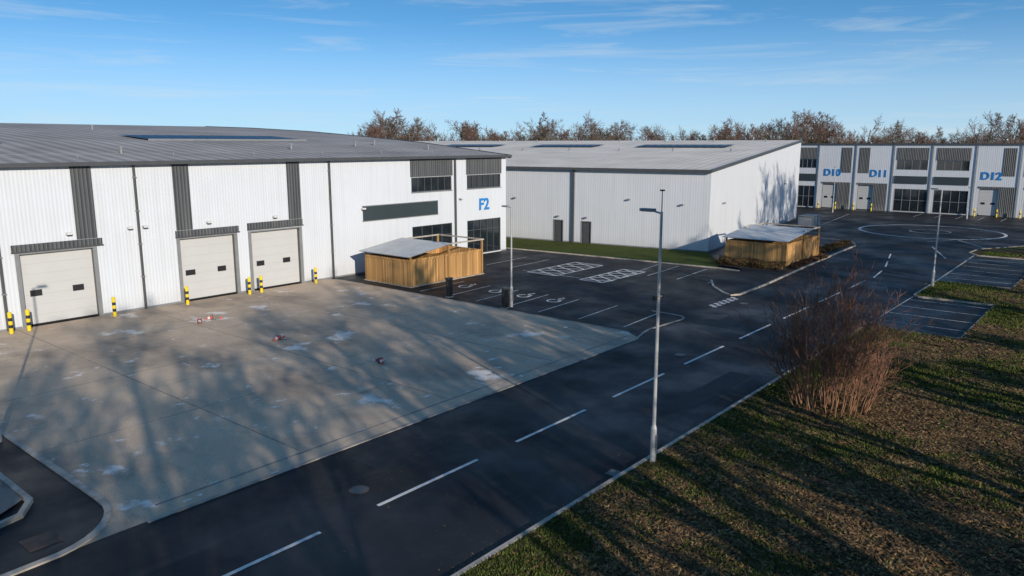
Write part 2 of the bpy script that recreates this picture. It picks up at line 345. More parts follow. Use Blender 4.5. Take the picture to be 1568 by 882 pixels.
# ------------------------------------------------------------------ building D
B=empty('terraced_unit_building',(124.8,60,0),-90)
HD=9.85
ops=[];W_=[];Dk=[];Dr=[];Bd=[]
def yl(Y): return 60-Y
def module(off):
    def r(a,b): return (yl(a)+off,yl(b)+off)
    for a,b in ((44.5,41.6),(29.9,25.7),(24.6,20.4)):
        x0,x1=r(a,b);ops.append((x0,x1,6.2,7.6));W_.append((x0,x1,6.2,7.6,4,1));Dk.append((x0-.05,x1+.05,7.65,9.4));Bd.append((x0-.1,x1+.1,4.2,5.3))
    for a,b in ((44.2,41.6),(29.9,25.4),(24.6,20.2)):
        x0,x1=r(a,b);ops.append((x0,x1,.1,3.4));W_.append((x0,x1,.1,3.4,3 if x1-x0<3 else 4,2))
    for a,b in ((37.8,36.3),(35.2,33.7),(16.4,14.9),(13.8,12.3)):
        x0,x1=r(a,b);Dk.append((x0,x1,5.6,9.4))
    for a,b,c,d in ((40.4,38.2,38.1,36.2),(35.1,32.9,32.8,30.9),(18.9,16.6,16.5,14.6),(13.5,11.3,11.2,9.3)):
        x0,x1=r(a,b);ops.append((x0,x1,0,3.8));Dr.append((x0,x1));x2,x3=r(c,d);Dk.append((x2,x3,0,4.1));Dk.append((x0-.15,x1+.05,3.85,4.1))
    x0,x1=r(8.2,3.9);ops.append((x0,x1,6.2,7.6));W_.append((x0,x1,6.2,7.6,4,1));Dk.append((x0-.05,x1+.05,7.65,9.4));Bd.append((x0-.1,x1+.1,4.2,5.3))
    ops.append((x0,x1,.1,3.4));W_.append((x0,x1,.1,3.4,4,2))
module(0);module(42.0)
mb=MB();wall(mb,T,0,104,0,HD,ops,.2,'white2')
mb.quad([(0,0,0),(0,0,HD),(0,40,HD),(0,40,0)],'white2');mb.quad([(104,0,0),(104,40,0),(104,40,HD),(104,0,HD)],'white2');mb.quad([(0,40,0),(0,40,HD),(104,40,HD),(104,40,0)],'white2')
mb.obj('walls',B)
mb=MB();mb.quad([(0,0,HD-.3),(104,0,HD-.3),(104,40,HD-.3),(0,40,HD-.3)],'roof');mb.box(-.1,104.1,-.2,.2,HD-.02,HD+.2,'trim');mb.obj('roof',B)
mb=MB()
for a,b,c,d in Dk: mb.box(a,b,-.06,-.004,c,d,'grey')
for a,b,c,d in Bd: mb.box(a,b,-.12,-.004,c,d,'signd')
for x in [yl(y)+o for o in (0,42) for y in (41.2,36.9-1.25,30.3,25.15,19.6,14.35,8.8)]: mb.box(x-.06,x+.06,-.15,-.07,0,HD-.05,'trimg')
mb.obj('grey_cladding_panels',B)
mb=MB()
for w in W_: window(mb,T,*w[:4],w[4],w[5],fr='trimg')
mb.obj('windows',B)
mb=MB()
for a,b in Dr: rdoor(mb,T,a,b,0,3.8,wins=[(a+.3,a+.8,1.6,1.9),(b-.8,b-.3,1.6,1.9)])
mb.obj('roller_shutter_doors',B)
for s,Y in (('D10',40.3),('D11',33.5),('D12',18.9),('D13',13.5)):
    text('unit_letters_'+s,s,1.45,(yl(Y),-.05,5.1),(rad(90),0,0),B)
for x in [yl(y) for y in (40.6,38.0,35.3,32.7,19.1,16.4,13.7)]:
    mb=MB();mb.tube((0,0,0),(0,0,.5),.1,.1,8,'yellow');mb.tube((0,0,.5),(0,0,.7),.1,.1,8,'black');mb.tube((0,0,.7),(0,0,1.1),.1,.08,8,'yellow');mb.obj('bollard',loc=(124.0,60-x,0))

# ------------------------------------------------------------------ ground surfaces
def sheet(name,pts,z,k,parent=None):
    mb=MB();mb.quad([(x,y,z) for x,y in pts],k);return mb.obj(name,parent)
sheet('ground',[(-1500,-1500),(2500,-1500),(2500,2500),(-1500,2500)],-.03,'field')
sheet('road',[(-80,-90),(124.8,-90),(124.8,75),(-80,75)],.0,'asphalt')
def arc(cx,cy,r,a0,a1,n=8): return [(cx+r*math.cos(rad(a0+(a1-a0)*i/n)),cy+r*math.sin(rad(a0+(a1-a0)*i/n))) for i in range(n+1)]
sheet('concrete_yard',[(8.1,22.3)]+arc(5.7,22.0,2.35,0,-80)[1:]+[(7.6,19.75),(34.0,19.75),(34.75,20.9),(34.75,46.9),(8.1,46.9)],.005,'concrete')
sheet('car_park',[(34.95,20.6),(40,20.2),(57.6,20.6),(57.6,26.6),(55.9,47),(34.95,47)],.005,'asphalt2')
sheet('pavement',[(-40,22.4),(5.0,22.4),(6.6,23.6),(6.6,46.9),(-40,46.9)],.09,'conc2')
# joints
mb=MB()
for x in (13.8,20.7,27.7): mb.box(x-.03,x+.03,20.7,46.8,.006,.010,'joint')
for y in (27.2,33.8,40.4):
    for a,b in ((8.2,13.76),(13.84,20.66),(20.74,27.66),(27.74,34.7)): mb.box(a,b,y-.02,y+.02,.006,.009,'joint')
mb.obj('yard_joints')
mb=MB();mb.box(8.9,34.2,20.45,20.58,.006,.010,'flush');mb.box(8.9,34.2,20.50,20.53,.0105,.012,'jointd');mb.obj('drainage_channel')
mb=MB()
for (x0,x1,y0,y1) in ((26,31.5,12.6,13.6),(39,42,17.2,18.4),(14.5,16,17.6,18.9),(52,58,13,13.7)): mb.box(x0,x1,y0,y1,.001,.0035,'patch')
mb.obj('asphalt_repair_patches')
def kerb(name,pts,w=.14,h=.11,k='kerb',z0=-.01,seg=.915):
    mb=MB()
    P=[Vector((*p,0)) for p in pts]
    left=[];right=[]
    for i,p in enumerate(P):
        if i==0:d=(P[1]-P[0])
        elif i==len(P)-1:d=P[-1]-P[-2]
        else:d=(P[i+1]-P[i]).normalized()+(P[i]-P[i-1]).normalized()
        d.normalize();n=Vector((-d.y,d.x,0));left.append(p+n*w/2);right.append(p-n*w/2)
    for i in range(len(P)-1):
        n=max(1,round((P[i+1]-P[i]).length/seg))
        for j in range(n):
            a=j/n;b=(j+1)/n;g=.008/max((P[i+1]-P[i]).length,.1)
            if n>1:b-=g
            l0=left[i].lerp(left[i+1],a);l1=left[i].lerp(left[i+1],b);r0=right[i].lerp(right[i+1],a);r1=right[i].lerp(right[i+1],b)
            z=Vector((0,0,h));zz=Vector((0,0,z0))
            mb.quad([r0+z,r1+z,l1+z,l0+z],k);mb.quad([r0+zz,r1+zz,r1+z,r0+z],k);mb.quad([l0+zz,l0+z,l1+z,l1+zz],k)
            mb.quad([r0+zz,r0+z,l0+z,l0+zz],k);mb.quad([r1+zz,l1+zz,l1+z,r1+z],k)
    return mb.obj(name)
vpts=[(-80,11.45),(43.4,11.45)]+arc(43.4,10.95,.5,90,0,4)+[(44.3,6.8),(55.2,6.8),(55.2,10.9)]+arc(55.8,10.9,.6,180,90,4)+[(61.6,11.5)]+[(62.2,11.0),(62.5,6.8),(79.4,6.8),(79.5,11.6),(81,12.5),(84,12.3),(89.7,9.2),(94,3),(96,-8),(96,-90)]
kerb('kerb',vpts)
kerb('kerb',[(-40,22.3),(5.2,22.3),(6.2,22.6),(6.7,23.4),(6.7,46.8)],w=.16,h=.13)
kerb('kerb',[(8.05,46.8),(8.05,22.3)]+arc(5.7,22.0,2.35,0,-80)[1:]+[(4.5,19.6),(-60,19.6)],w=.2,h=.05,seg=.9)
kerb('kerb',[(8.3,19.7),(33.6,19.75)]+[(35.2,20.2),(36,20.35),(39.3,20.1)]+arc(39.4,20.9,.8,-90,0,4)+[(40.3,22.6)],w=.13,h=.03,k='flush')
kerb('kerb',[(34.85,46.5),(34.85,20.9)],w=.12,h=.02,k='flush')
kerb('kerb',[(52.2,24.4),(50,23.2),(48.2,21.6),(47.8,20.9),(48.4,20.55),(53,20.65),(62.8,21.3),(74,21.9),(80,22.2),(82.2,23.2),(83.4,25),(83.6,28),(84,33)],w=.14,h=.11)
sheet('pavement',[(48.3,20.7),(53,20.75),(62.8,21.4),(80,22.3),(82.0,23.3),(83.3,25.1),(83.4,30.5),(66.5,30.5),(61,27.8),(58,24.5),(52.2,24.3),(50,23.1),(48.3,21.6)],.09,'asphalt2')
sheet('lawn_strip',[(58.0,26.6),(61,28.0),(65.7,31.2),(62.9,50),(62,56),(55.6,56),(56.6,44)],.07,'strip')
kerb('kerb',[(57.6,24.6),(57.9,26.6),(56.5,44),(55.6,52)],w=.12,h=.1)
sheet('planting_bed',[(59.0,21.9),(61.3,22.0),(61.2,28.2),(58.9,27.0)],.1,'soil')

# grass verge grid
xs=sorted(set(list(np.round(np.arange(-80,0,4),3))+list(np.round(np.arange(0,44.2,.7),3))+[44.3]+list(np.round(np.arange(45,55,1.0),3))+[55.2,56,57,58,59,60,61,62.2]+list(range(64,79,2))+[79.5]))
ys=sorted(set(list(range(-90,-20,5))+list(np.round(np.arange(-20,6.7,.7),3))+[6.8]+list(np.round(np.arange(7.5,11.3,.65),3))+[11.4]))
def gz(x,y):
    w=min(1,max(0,(11.4-y)/3))
    if x>42: w*=min(1,max(0,(6.8-y)/2))
    return .09+w*(.14*mnoise.noise((x*.25,y*.25,1))+.06*mnoise.noise((x*.9,y*.9,4)))
mb=MB();idx={}
for i,x in enumerate(xs):
    for j,y in enumerate(ys): idx[i,j]=len(mb.v);mb.v.append((x,y,gz(x,y)))
for i in range(len(xs)-1):
    for j in range(len(ys)-1):
        cx=(xs[i]+xs[i+1])/2;cy=(ys[j]+ys[j+1])/2
        if cy>6.8 and (44.3<cx<55.2 or 62.2<cx<79.5): continue
        mb.f.append((idx[i,j],idx[i+1,j],idx[i+1,j+1],idx[i,j+1]));mb.m.append(mb.mi('grassg'))
mb.quad([(79.5,-90,.09),(96,-90,.09),(96,-8,.09),(94,3,.09),(89.7,9.2,.09),(84,12.2,.09),(81,12.4,.09),(79.5,11.6,.09)],'grassg')
mb.obj('grass_verge',smooth=True)

# grass / leaf litter
def litter(name,n,region,seed=1):
    rng=np.random.default_rng(seed)
    V=[];F=[];MI=[]
    x0,x1,y0,y1=region;cnt=0
    while cnt<n:
        u=rng.random();x=x0+(x1-x0)*u**1.7;y=y0+(y1-y0)*rng.random()
        if y>6.8 and (44.2<x<55.3 or 62.1<x<79.6): continue
        if x>6 and math.atan2(y,x)<rad(2.5): continue
        z=gz(x,y);cl=mnoise.noise((x*1.6,y*1.6,7))
        gn=mnoise.noise((x*.22,y*.22,9))+.6*mnoise.noise((x*.9,y*.9,3))+.75*max(0,1-(11.4-y)/2.8)+(.18 if x>34 else 0)
        green=rng.random()<min(.94,max(.03,.17+gn*1.15))
        if not green and cl<-.05 and rng.random()<.7: continue
        cnt+=1
        a=rng.random()*6.283;ca,sa=math.cos(a),math.sin(a);k=len(V)
        sc=1+x/45
        if green:
            h=.05*(.4+rng.random())*sc;w=.012*sc*(1+rng.random());lx,ly=(rng.random()-.5)*h*2,(rng.random()-.5)*h*2
            V+=[(x-ca*w,y-sa*w,z-.01),(x+ca*w,y+sa*w,z-.01),(x+lx,y+ly,z+h)];F.append((k,k+1,k+2));MI.append(int(rng.integers(0,3)))
        else:
            s=(.025+.04*rng.random())*sc;t=(rng.random()-.3)*.08
            V+=[(x-ca*s,y-sa*s,z+.012+t*.3),(x+sa*s*.6,y-ca*s*.6,z+.02),(x+ca*s,y+sa*s,z+.035+t*.6),(x-sa*s*.6,y+ca*s*.6,z+.01)];F.append((k,k+1,k+2,k+3));MI.append(3+int(rng.choice([0,0,1,1,2,3])))
    me=bpy.data.meshes.new(name);me.from_pydata(V,[],F)
    for kk in ('g0','g1','g2','l0','l1','l2','l3'): me.materials.append(M[kk])
    me.polygons.foreach_set('material_index',MI);me.update();o=bpy.data.objects.new(name,me);C.objects.link(o);return o
litter('grass_and_fallen_leaves',230000,(7,82,-2,11.35))
mb=MB();R=random.Random(31)
for i in range(2600):
    if i<1700: x=R.uniform(8,75);y=11.6+abs(R.gauss(0,.25));z=.006
    elif i<2100: x=R.uniform(8.2,34);y=R.uniform(20,46);z=.014
    else: x=R.uniform(8.2,42);y=R.uniform(11.6,19.6);z=.012
    if 44<x<56 and i<1700: continue
    s=R.uniform(.015,.035);a=R.uniform(0,6.28)
    mb.quad([(x-s*math.cos(a),y-s*math.sin(a),z),(x+s*.5*math.sin(a),y-s*.5*math.cos(a),z+.004),(x+s*math.cos(a),y+s*math.sin(a),z+.012),(x-s*.5*math.sin(a),y+s*.5*math.cos(a),z)],R.choice(['l0','l1','l2','l3']))
mb.obj('blown_leaves')

# ------------------------------------------------------------------ markings
mb=MB()
for k in range(-6,8):
    x=12.9+6.1*k
    if x+4.1<60: mb.box(x,x+4.15,15.64,15.76,.004,.009,'paint')
for a,b in (((61.5,15.6),(65.3,16.0)),((67.5,16.3),(71,17.0)),((73,17.4),(76,18.0))):
    d=Vector((b[0]-a[0],b[1]-a[1],0)).normalized();n=Vector((-d.y,d.x,0))*.06
    A=Vector((*a,.009));Bv=Vector((*b,.009));mb.quad([A-n,Bv-n,Bv+n,A+n],'paint')
mb.obj('road_centre_line_marking')
def ring(mb,cx,cy,r,w,z,k,n=64,a0=0,a1=360):
    for i in range(n):
        t0=rad(a0+(a1-a0)*i/n);t1=rad(a0+(a1-a0)*(i+1)/n)
        mb.quad([(cx+r*math.cos(t0),cy+r*math.sin(t0),z),(cx+(r+w)*math.cos(t0),cy+(r+w)*math.sin(t0),z),(cx+(r+w)*math.cos(t1),cy+(r+w)*math.sin(t1),z),(cx+r*math.cos(t1),cy+r*math.sin(t1),z)],k)
mb=MB();ring(mb,98.6,19.4,7.3,.3,.009,'paint');ring(mb,98.6,19.4,2.0,.15,.009,'paintd')
mb.obj('turning_circle_marking')
mb=MB()
def line(a,b,w=.1,k='paintd',z=.0105):
    A=Vector((*a,z));Bv=Vector((*b,z));d=(Bv-A).normalized();n=Vector((-d.y,d.x,0))*w/2;mb.quad([A-n,Bv-n,Bv+n,A+n],k)
for y in (21.7,24.75,27.7,30.2,32.8,35.4,38.0): line((35.6,y),(40.3,y+.3))
for y in (24.2,26.7,29.2): line((51.2,y),(57.0,y+.4))
line((47.2,30.0),(56.9,31.4));line((47.0,30.0),(47.0,38.2),z=.0112)
def hatch(x0,x1,y0,y1,n):
    line((x0,y0),(x1,y0),.14,'paint');line((x0,y1),(x1,y1),.14,'paint');line((x0,y0),(x0,y1),.14,'paint',.0112);line((x1,y0),(x1,y1),.14,'paint',.0112)
    for i in range(n):
        a=x0+(x1-x0)*i/n;b=x0+(x1-x0)*(i+1)/n
        line((a,y0),(b,y1),.15,'paint',.0119);line((a,y1),(b,y0),.15,'paint',.0126)
hatch(46.4,52.6,30.2,32.2,5);hatch(46.6,53.2,34.6,37.4,5)
for y in (39.8,42.3): line((47.3,y),(52.9,y+.2))
for i in range(6): 
    for j in range(2): 
        x=43.7+i*.62+j*.31;y=20.05+j*.32;mb.box(x,x+.3,y,y+.3,.0085,.0105,'paint')
for x in (38.9,):
    for y in (29.0,31.5,34.0,36.9):
        ring(mb,x,y,.36,.13,.0115,'paint',20,20,300);line((x+.45,y),(x+.9,y+.1),.13,'paint');line((x,y-.3),(x+.6,y-.25),.13,'paint',.0122);mb.box(x+.95,x+1.15,y-.1,y+.1,.0115,.013,'paint')
for x in (46.6,49.1,51.6,54.1): line((x,7.0),(x,11.4))
for i in range(1,7): line((62.6+i*2.4,7.0),(62.6+i*2.4,11.5))
line((62.2,11.6),(79.6,11.9),.12)
line((44.4,11.5),(55.2,11.5),.08)
for i in range(10): line((117.5,2+i*2.6),(122.5,2+i*2.6))
line((84.5,30),(116,33.5));line((86,12),(92,15.5),.15);line((92,15.5),(88,17.5),.15);line((76,13.5),(84,16.2),.12)
for i in range(6): line((70+i*2.5,24.4),(70+i*2.5+.3,28.8),z=.096)
mb.obj('parking_bay_markings')
mb=MB();mb.box(5.7,6.5,20.4,21.2,.003,.012,'rust');mb.obj('manhole_cover')
for (x,y) in ((13.2,16.9),(32.5,16.6),(46,19.2)): 
    mb=MB();mb.tube((0,0,.002),(0,0,.009),.3,.3,20,'rust');mb.tube((0,0,.009),(0,0,.011),.25,.25,20,'trim');mb.obj('manhole_cover',loc=(x,y,0))
for x in (19,33,47,61):
    mb=MB();mb.box(-.22,.22,-.2,.2,.002,.007,'black')
    for i in range(6): mb.box(-.2+i*.07,-.17+i*.07,-.17,.17,.0071,.012,'trimg')
    mb.obj('drain_grate',loc=(x,11.8,0))

# ------------------------------------------------------------------ street furniture
def lamp(x,y,h,arm=(0,1),mid=False):
    e=empty('street_lamp',(x,y,0));mb=MB()
    mb.tube((0,0,0),(0,0,1.2),.10,.10,12,'pole');mb.tube((0,0,1.2),(0,0,1.32),.10,.062,12,'pole');mb.tube((0,0,1.32),(0,0,h),.062,.042,12,'pole')
    mb.box(-.05,.05,-.112,-.09,.4,1.0,'trimg')
    mb.obj('column',e)
    mb=MB()
    ax,ay=arm
    mb.tube((0,0,h-.05),(ax*.3,ay*.3,h+.02),.03,.03,8,'pole')
    if abs(ay)>abs(ax): mb.box(-.11,.11,min(ay*.25,ay*.7),max(ay*.25,ay*.7),h,h+.08,'trimg');mb.box(-.08,.08,min(ay*.3,ay*.66),max(ay*.3,ay*.66),h-.015,h-.002,'whitep')
    else: mb.box(min(ax*.25,ax*.7),max(ax*.25,ax*.7),-.11,.11,h,h+.08,'trimg');mb.box(min(ax*.3,ax*.66),max(ax*.3,ax*.66),-.08,.08,h-.015,h-.002,'whitep')
    if mid:
        mb.box(-.22,.22,-.04,.04,5.4,5.45,'trimg');mb.box(-.28,-.18,-.06,.06,5.35,5.48,'black');mb.box(.16,.24,-.06,.06,5.37,5.48,'black')
        mb.tube((0,0,h),(0,0,h+.62),.02,.015,6,'pole');mb.tube((0,0,h+.62),(0,0,h+.66),.08,.08,8,'black')
    mb.obj('lantern',e)
    return e
lamp(20.35,11.2,8.0,(0,1),mid=True);lamp(35.7,29.9,6.2,(0,1))
lamp(59.4,11.2,6.9,(0,1));lamp(118.8,19.1,4.2,(-1,0));lamp(117.5,36.3,6.6,(-1,0));lamp(7.68,29.25,8.0,(1,0));lamp(-2,11.2,8,(0,1))
def bollard(x,y):
    mb=MB();z=0
    mb.tube((0,0,0),(0,0,.012),.16,.16,14,'trimg')
    for i,(h,k) in enumerate(((.3,'yellow'),(.18,'black'),(.2,'yellow'),(.18,'black'),(.27,'yellow'))):
        mb.tube((0,0,z+.0125),(0,0,z+h+.0125),.1,.1,14,k);z+=h
    mb.tube((0,0,z+.0125),(0,0,z+.06),.1,.05,14,'yellow')
    mb.obj('bollard',loc=(x,y,.006))
for x in (13.3,14.15,18.65,23.1,27.45,28.35,32.8): bollard(x,46.0)
def charger(x,y):
    mb=MB();mb.box(-.22,.22,-.16,.16,0,.08,'trimg');mb.box(-.17,.17,-.14,.14,.08,1.22,'black');mb.box(-.2,.2,-.16,.16,1.22,1.32,'trim')
    mb.box(-.173,-.171,-.08,.08,.8,1.05,'signd');mb.tube((-.17,.05,.7),(-.24,.05,.6),.03,.03,6,'black');mb.tube((-.22,.05,.6),(-.2,.05,.25),.02,.02,6,'black')
    mb.obj('vehicle_charging_post',loc=(x,y,.005))
charger(35.4,35.0);charger(35.1,29.9)
def cone(x,y,rz_):
    mb=MB();mb.box(-.02,.02,-.13,.13,0,.26,'trim')
    mb.tube((.02,0,.15),(.16,0,.13),.11,.085,12,'red');mb.tube((.16,0,.13),(.28,0,.11),.085,.06,12,'whitep');mb.tube((.28,0,.11),(.44,0,.08),.06,.025,12,'red')
    mb.box(-.36,-.12,.05,.3,0,.05,'trimg');mb.box(-.55,-.35,-.08,.0,0,.09,'red');mb.box(-.54,-.38,-.2,-.1,0,.07,'whitep')
    mb.obj('fallen_traffic_cone',loc=(x,y,.006),rz=rz_)
cone(21,40.6,-120);cone(21.95,40.9,160);cone(21.7,33.9,200);cone(22.3,26.6,-110)

def shelter(x,y,w,d,roofx,fh=1.95):
    e=empty('timber_bin_store',(x,y,0))
    mb=MB();t=.05
    mb.box(0,w,0,t,.06,fh,'timber');mb.box(0,t,t+.002,d-t-.002,.06,fh-.02,'timber');mb.box(0,w,d-t,d,.06,fh,'timber');mb.box(w-t,w,t+.002,d-t-.002,.06,fh-.02,'timber')
    mb.box(w*.47,w*.47+.05,t+.002,d-t-.002,.06,fh-.05,'timber')
    mb.box(-.03,w+.03,-.05,-.002,fh-.14,fh+.02,'timber');mb.box(-.05,-.002,0,d,fh-.14,fh+.02,'timber')
    mb.obj('fence_panels',e)
    mb=MB()
    for px in (0,.5*w,w-.12):
        for py in (-.13,d+.01):
            mb.box(px,px+.12,py,py+.12,0,fh+.22+.5*min(1,px/(roofx or 1)),'timber')
    mb.box(w*.5-.02,w+.1,-.14,-.03,fh+.72,fh+.82,'kerb');mb.box(w*.5-.02,w+.1,d+.02,d+.13,fh+.72,fh+.82,'kerb')
    mb.box(w-.02,w+.1,-.02,d+.01,fh+.72,fh+.82,'kerb')
    mb.obj('posts_and_frame',e)
    mb=MB()
    z0=fh+.28;z1=fh+.85
    P=[(-.35,-.35,z0),(roofx,-.35,z1),(roofx,d+.35,z1),(-.35,d+.35,z0)]
    mb.quad(P,'metalroof');Q=[(a,b,c-.05) for a,b,c in P];mb.quad(Q[::-1],'trimg')
    for i in range(4): j=(i+1)%4;mb.quad([Q[i],Q[j],P[j],P[i]],'trimg')
    mb.obj('roof',e)
    mb=MB()
    for i in range(3):
        bx=.6+i*1.15
        mb.box(bx,bx+.95,1,1.9,.15,1.25,'trimg');mb.box(bx-.03,bx+.98,.95,1.95,1.25,1.34,'black')
        for wx in (bx+.1,bx+.85):mb.tube((wx,1.05,.08),(wx+.05,1.05,.08),.08,.08,8,'black')
    mb.obj('bins',e)
    mb=MB();mb.box(-.1,w+.1,-.18,d+.18,0,.055,'kerb');mb.obj('base_slab',e)
shelter(36.1,39.6,7.6,4.7,3.9);
shelter(61.5,22.5,7.9,5.0,5.6)
mb=MB();mb.box(-1.6,1.6,-.8,.8,.15,1.3,'pole');mb.box(-1.7,1.7,-.9,.9,1.3,1.4,'trimg')
for x in (-1.5,-.5,.5,1.5): mb.box(x-.05,x+.05,-.86,-.802,.15,1.3,'trimg')
for x in (-1.2,1.2): mb.box(x-.1,x+.1,-.7,.7,0,.15,'black')
mb.obj('waste_container',loc=(95,32,0))

# ------------------------------------------------------------------ vegetation
def rotdir(d,ang,az):
    a=d.orthogonal().normalized();b=d.cross(a);return (d*math.cos(ang)+(a*math.cos(az)+b*math.sin(az))*math.sin(ang)).normalized()
def gen_tree(name,seed,H,counts=(11,7,6,4),r0=.26,tw=.012,clear=.22,mats=('bark','twig'),up=.25,wide=1.0):
    R=random.Random(seed);V=[];F=[];MI=[]
    nseg=[6,4,3,2,1];sides=[8,5,4,3,3]
    def branch(p,d,L,r,lv):
        n=nseg[lv];s=sides[lv];pts=[p.copy()];dirs=[d.copy()];rr=[r]
        cd=d.copy()
        for i in range(n):
            j=.10 if lv==0 else .22
            cd=(cd+Vector((R.uniform(-j,j),R.uniform(-j,j),R.uniform(-j*.5,j)+ (up*.25 if lv else .05)))).normalized()
            p=p+cd*(L/n);pts.append(p.copy());dirs.append(cd.copy());rr.append(max(tw*.6,r*(1-.75*(i+1)/n)))
        st=len(V)
        for q,dd,ra in zip(pts,dirs,rr):
            a=dd.orthogonal().normalized();b=dd.cross(a)
            for i in range(s):
                t=6.2832*i/s;V.append(tuple(q+a*(ra*math.cos(t))+b*(ra*math.sin(t))))
        for k in range(n):
            for i in range(s):
                j=(i+1)%s;F.append((st+k*s+i,st+k*s+j,st+(k+1)*s+j,st+(k+1)*s+i));MI.append(0 if lv<2 else 1)
        if lv<len(counts):
            m=counts[lv];m=max(1,int(m*R.uniform(.75,1.25)))
            for c in range(m):
                t=(clear+(1-clear)*((c+R.random())/m)) if lv==0 else (.2+.8*((c+R.random())/m))
                t=min(t,.999);k=int(t*n);f=t*n-k
                q=pts[k].lerp(pts[k+1],f);rb=rr[k]+(rr[k+1]-rr[k])*f
                ang=R.uniform(.45,1.0)*wide if lv==0 else R.uniform(.4,.95)
                nd=rotdir(dirs[k],ang,R.uniform(0,6.283))
                if lv==0: nl=H*R.uniform(.33,.48)*(1.15-.75*t)
                else: nl=L*R.uniform(.38,.62)
                branch(q,nd,nl,max(tw,min(rb*.62,r*.5)),lv+1)
    branch(Vector((0,0,-.1)),Vector((0,0,1)),H*.86,r0,0)
    me=bpy.data.meshes.new(name);me.from_pydata(V,[],F)
    for k in mats: me.materials.append(M[k])
    me.polygons.foreach_set('material_index',MI);me.polygons.foreach_set('use_smooth',[True]*len(F));me.update();return me
near=[gen_tree('bare_tree_mesh',s,15,r0=.36,tw=.030) for s in (1,2,3,4)]
tr=[(-24,-9,.95),(-16,-14,1.1),(-8,-8,1),(-3,-12,1.2),(2,-8,.9),(6,-13,1.2),(11,-9,.95),(14,-16,1.25),(20,-10,1.0),(25,-15,1.2),(30,-9,.9),(37,-12,1.0),(45,-14,1.1),(54,-9,.95),(60,-13,1.1),(67,-9,1.35),(73,-12,1.5),(78,-9,1.4),(84,-12,1.35),(94,-11,.9),(-32,-12,1.1),(-12,-11,1.0),(9,-18,1.3)]
for i,(x,y,s) in enumerate(tr):
    o=bpy.data.objects.new('bare_tree',near[i%4]);C.objects.link(o);o.location=(x,y,.05);o.scale=(s,s,s);o.rotation_euler=(0,0,i*1.37)
far=[gen_tree('far_tree_mesh',s,15,counts=(10,7,6,4),r0=.3,tw=.030,mats=('twig',mm),clear=.12,wide=1.15) for s,mm in ((11,'twig'),(12,'twigr'),(13,'twig'),(14,'twigr'))]
und=[gen_tree('scrub_mesh',s,7,counts=(12,8,6),r0=.12,tw=.04,mats=('twig',mm),clear=.03,wide=1.2) for s,mm in ((21,'twig'),(22,'twigr'),(23,'ivy'))]
for i,(x,y,s) in enumerate([(-6,-7,.7),(1,-9.5,.8),(5,-6.5,.6),(11,-7,.75),(17,-8,.8),(23,-7.5,.6),(33,-9,.8),(41,-8,.7),(50,-9,.7),(70,-9,.8)]):
    o=bpy.data.objects.new('unseen_shade_thicket',und[i%2]);C.objects.link(o);o.location=(x,y,.05);o.scale=(s*1.4,s*1.4,s);o.rotation_euler=(0,0,i*2.1)  # scrub outside the view, added to cast shade over grass and road
E=empty('distant_tree_line');R=random.Random(5)
NT=230
for i in range(NT):
    az=rad(-8+62*i/(NT-1)+R.uniform(-.5,.5));dist=R.uniform(180,260)
    if az<rad(28) : dist=R.uniform(195,280)
    base=.93+.10*math.sin(az*23)+.07*math.sin(az*61)+R.uniform(-.2,.08)
    if rad(40)<az<rad(51): base*=1.25;dist=R.uniform(165,205)
    if az>rad(51.0): base*=.66
    me=R.choice(far);o=bpy.data.objects.new('tree_%d'%i,me);C.objects.link(o);o.parent=E;o.location=(dist*math.cos(az),dist*math.sin(az),0)
    s=base*dist/225;o.scale=(s*1.3,s*1.3,s);o.rotation_euler=(0,0,R.uniform(0,6.28))
for i in range(200):
    az=rad(-8+60*i/199);dist=R.uniform(175,215);o=bpy.data.objects.new('scrub_%d'%i,R.choice(und));C.objects.link(o);o.parent=E
    o.location=(dist*math.cos(az),dist*math.sin(az),0);s=R.uniform(1.1,1.65);o.scale=(s*1.6,s*1.6,s);o.rotation_euler=(0,0,R.uniform(0,6.28))
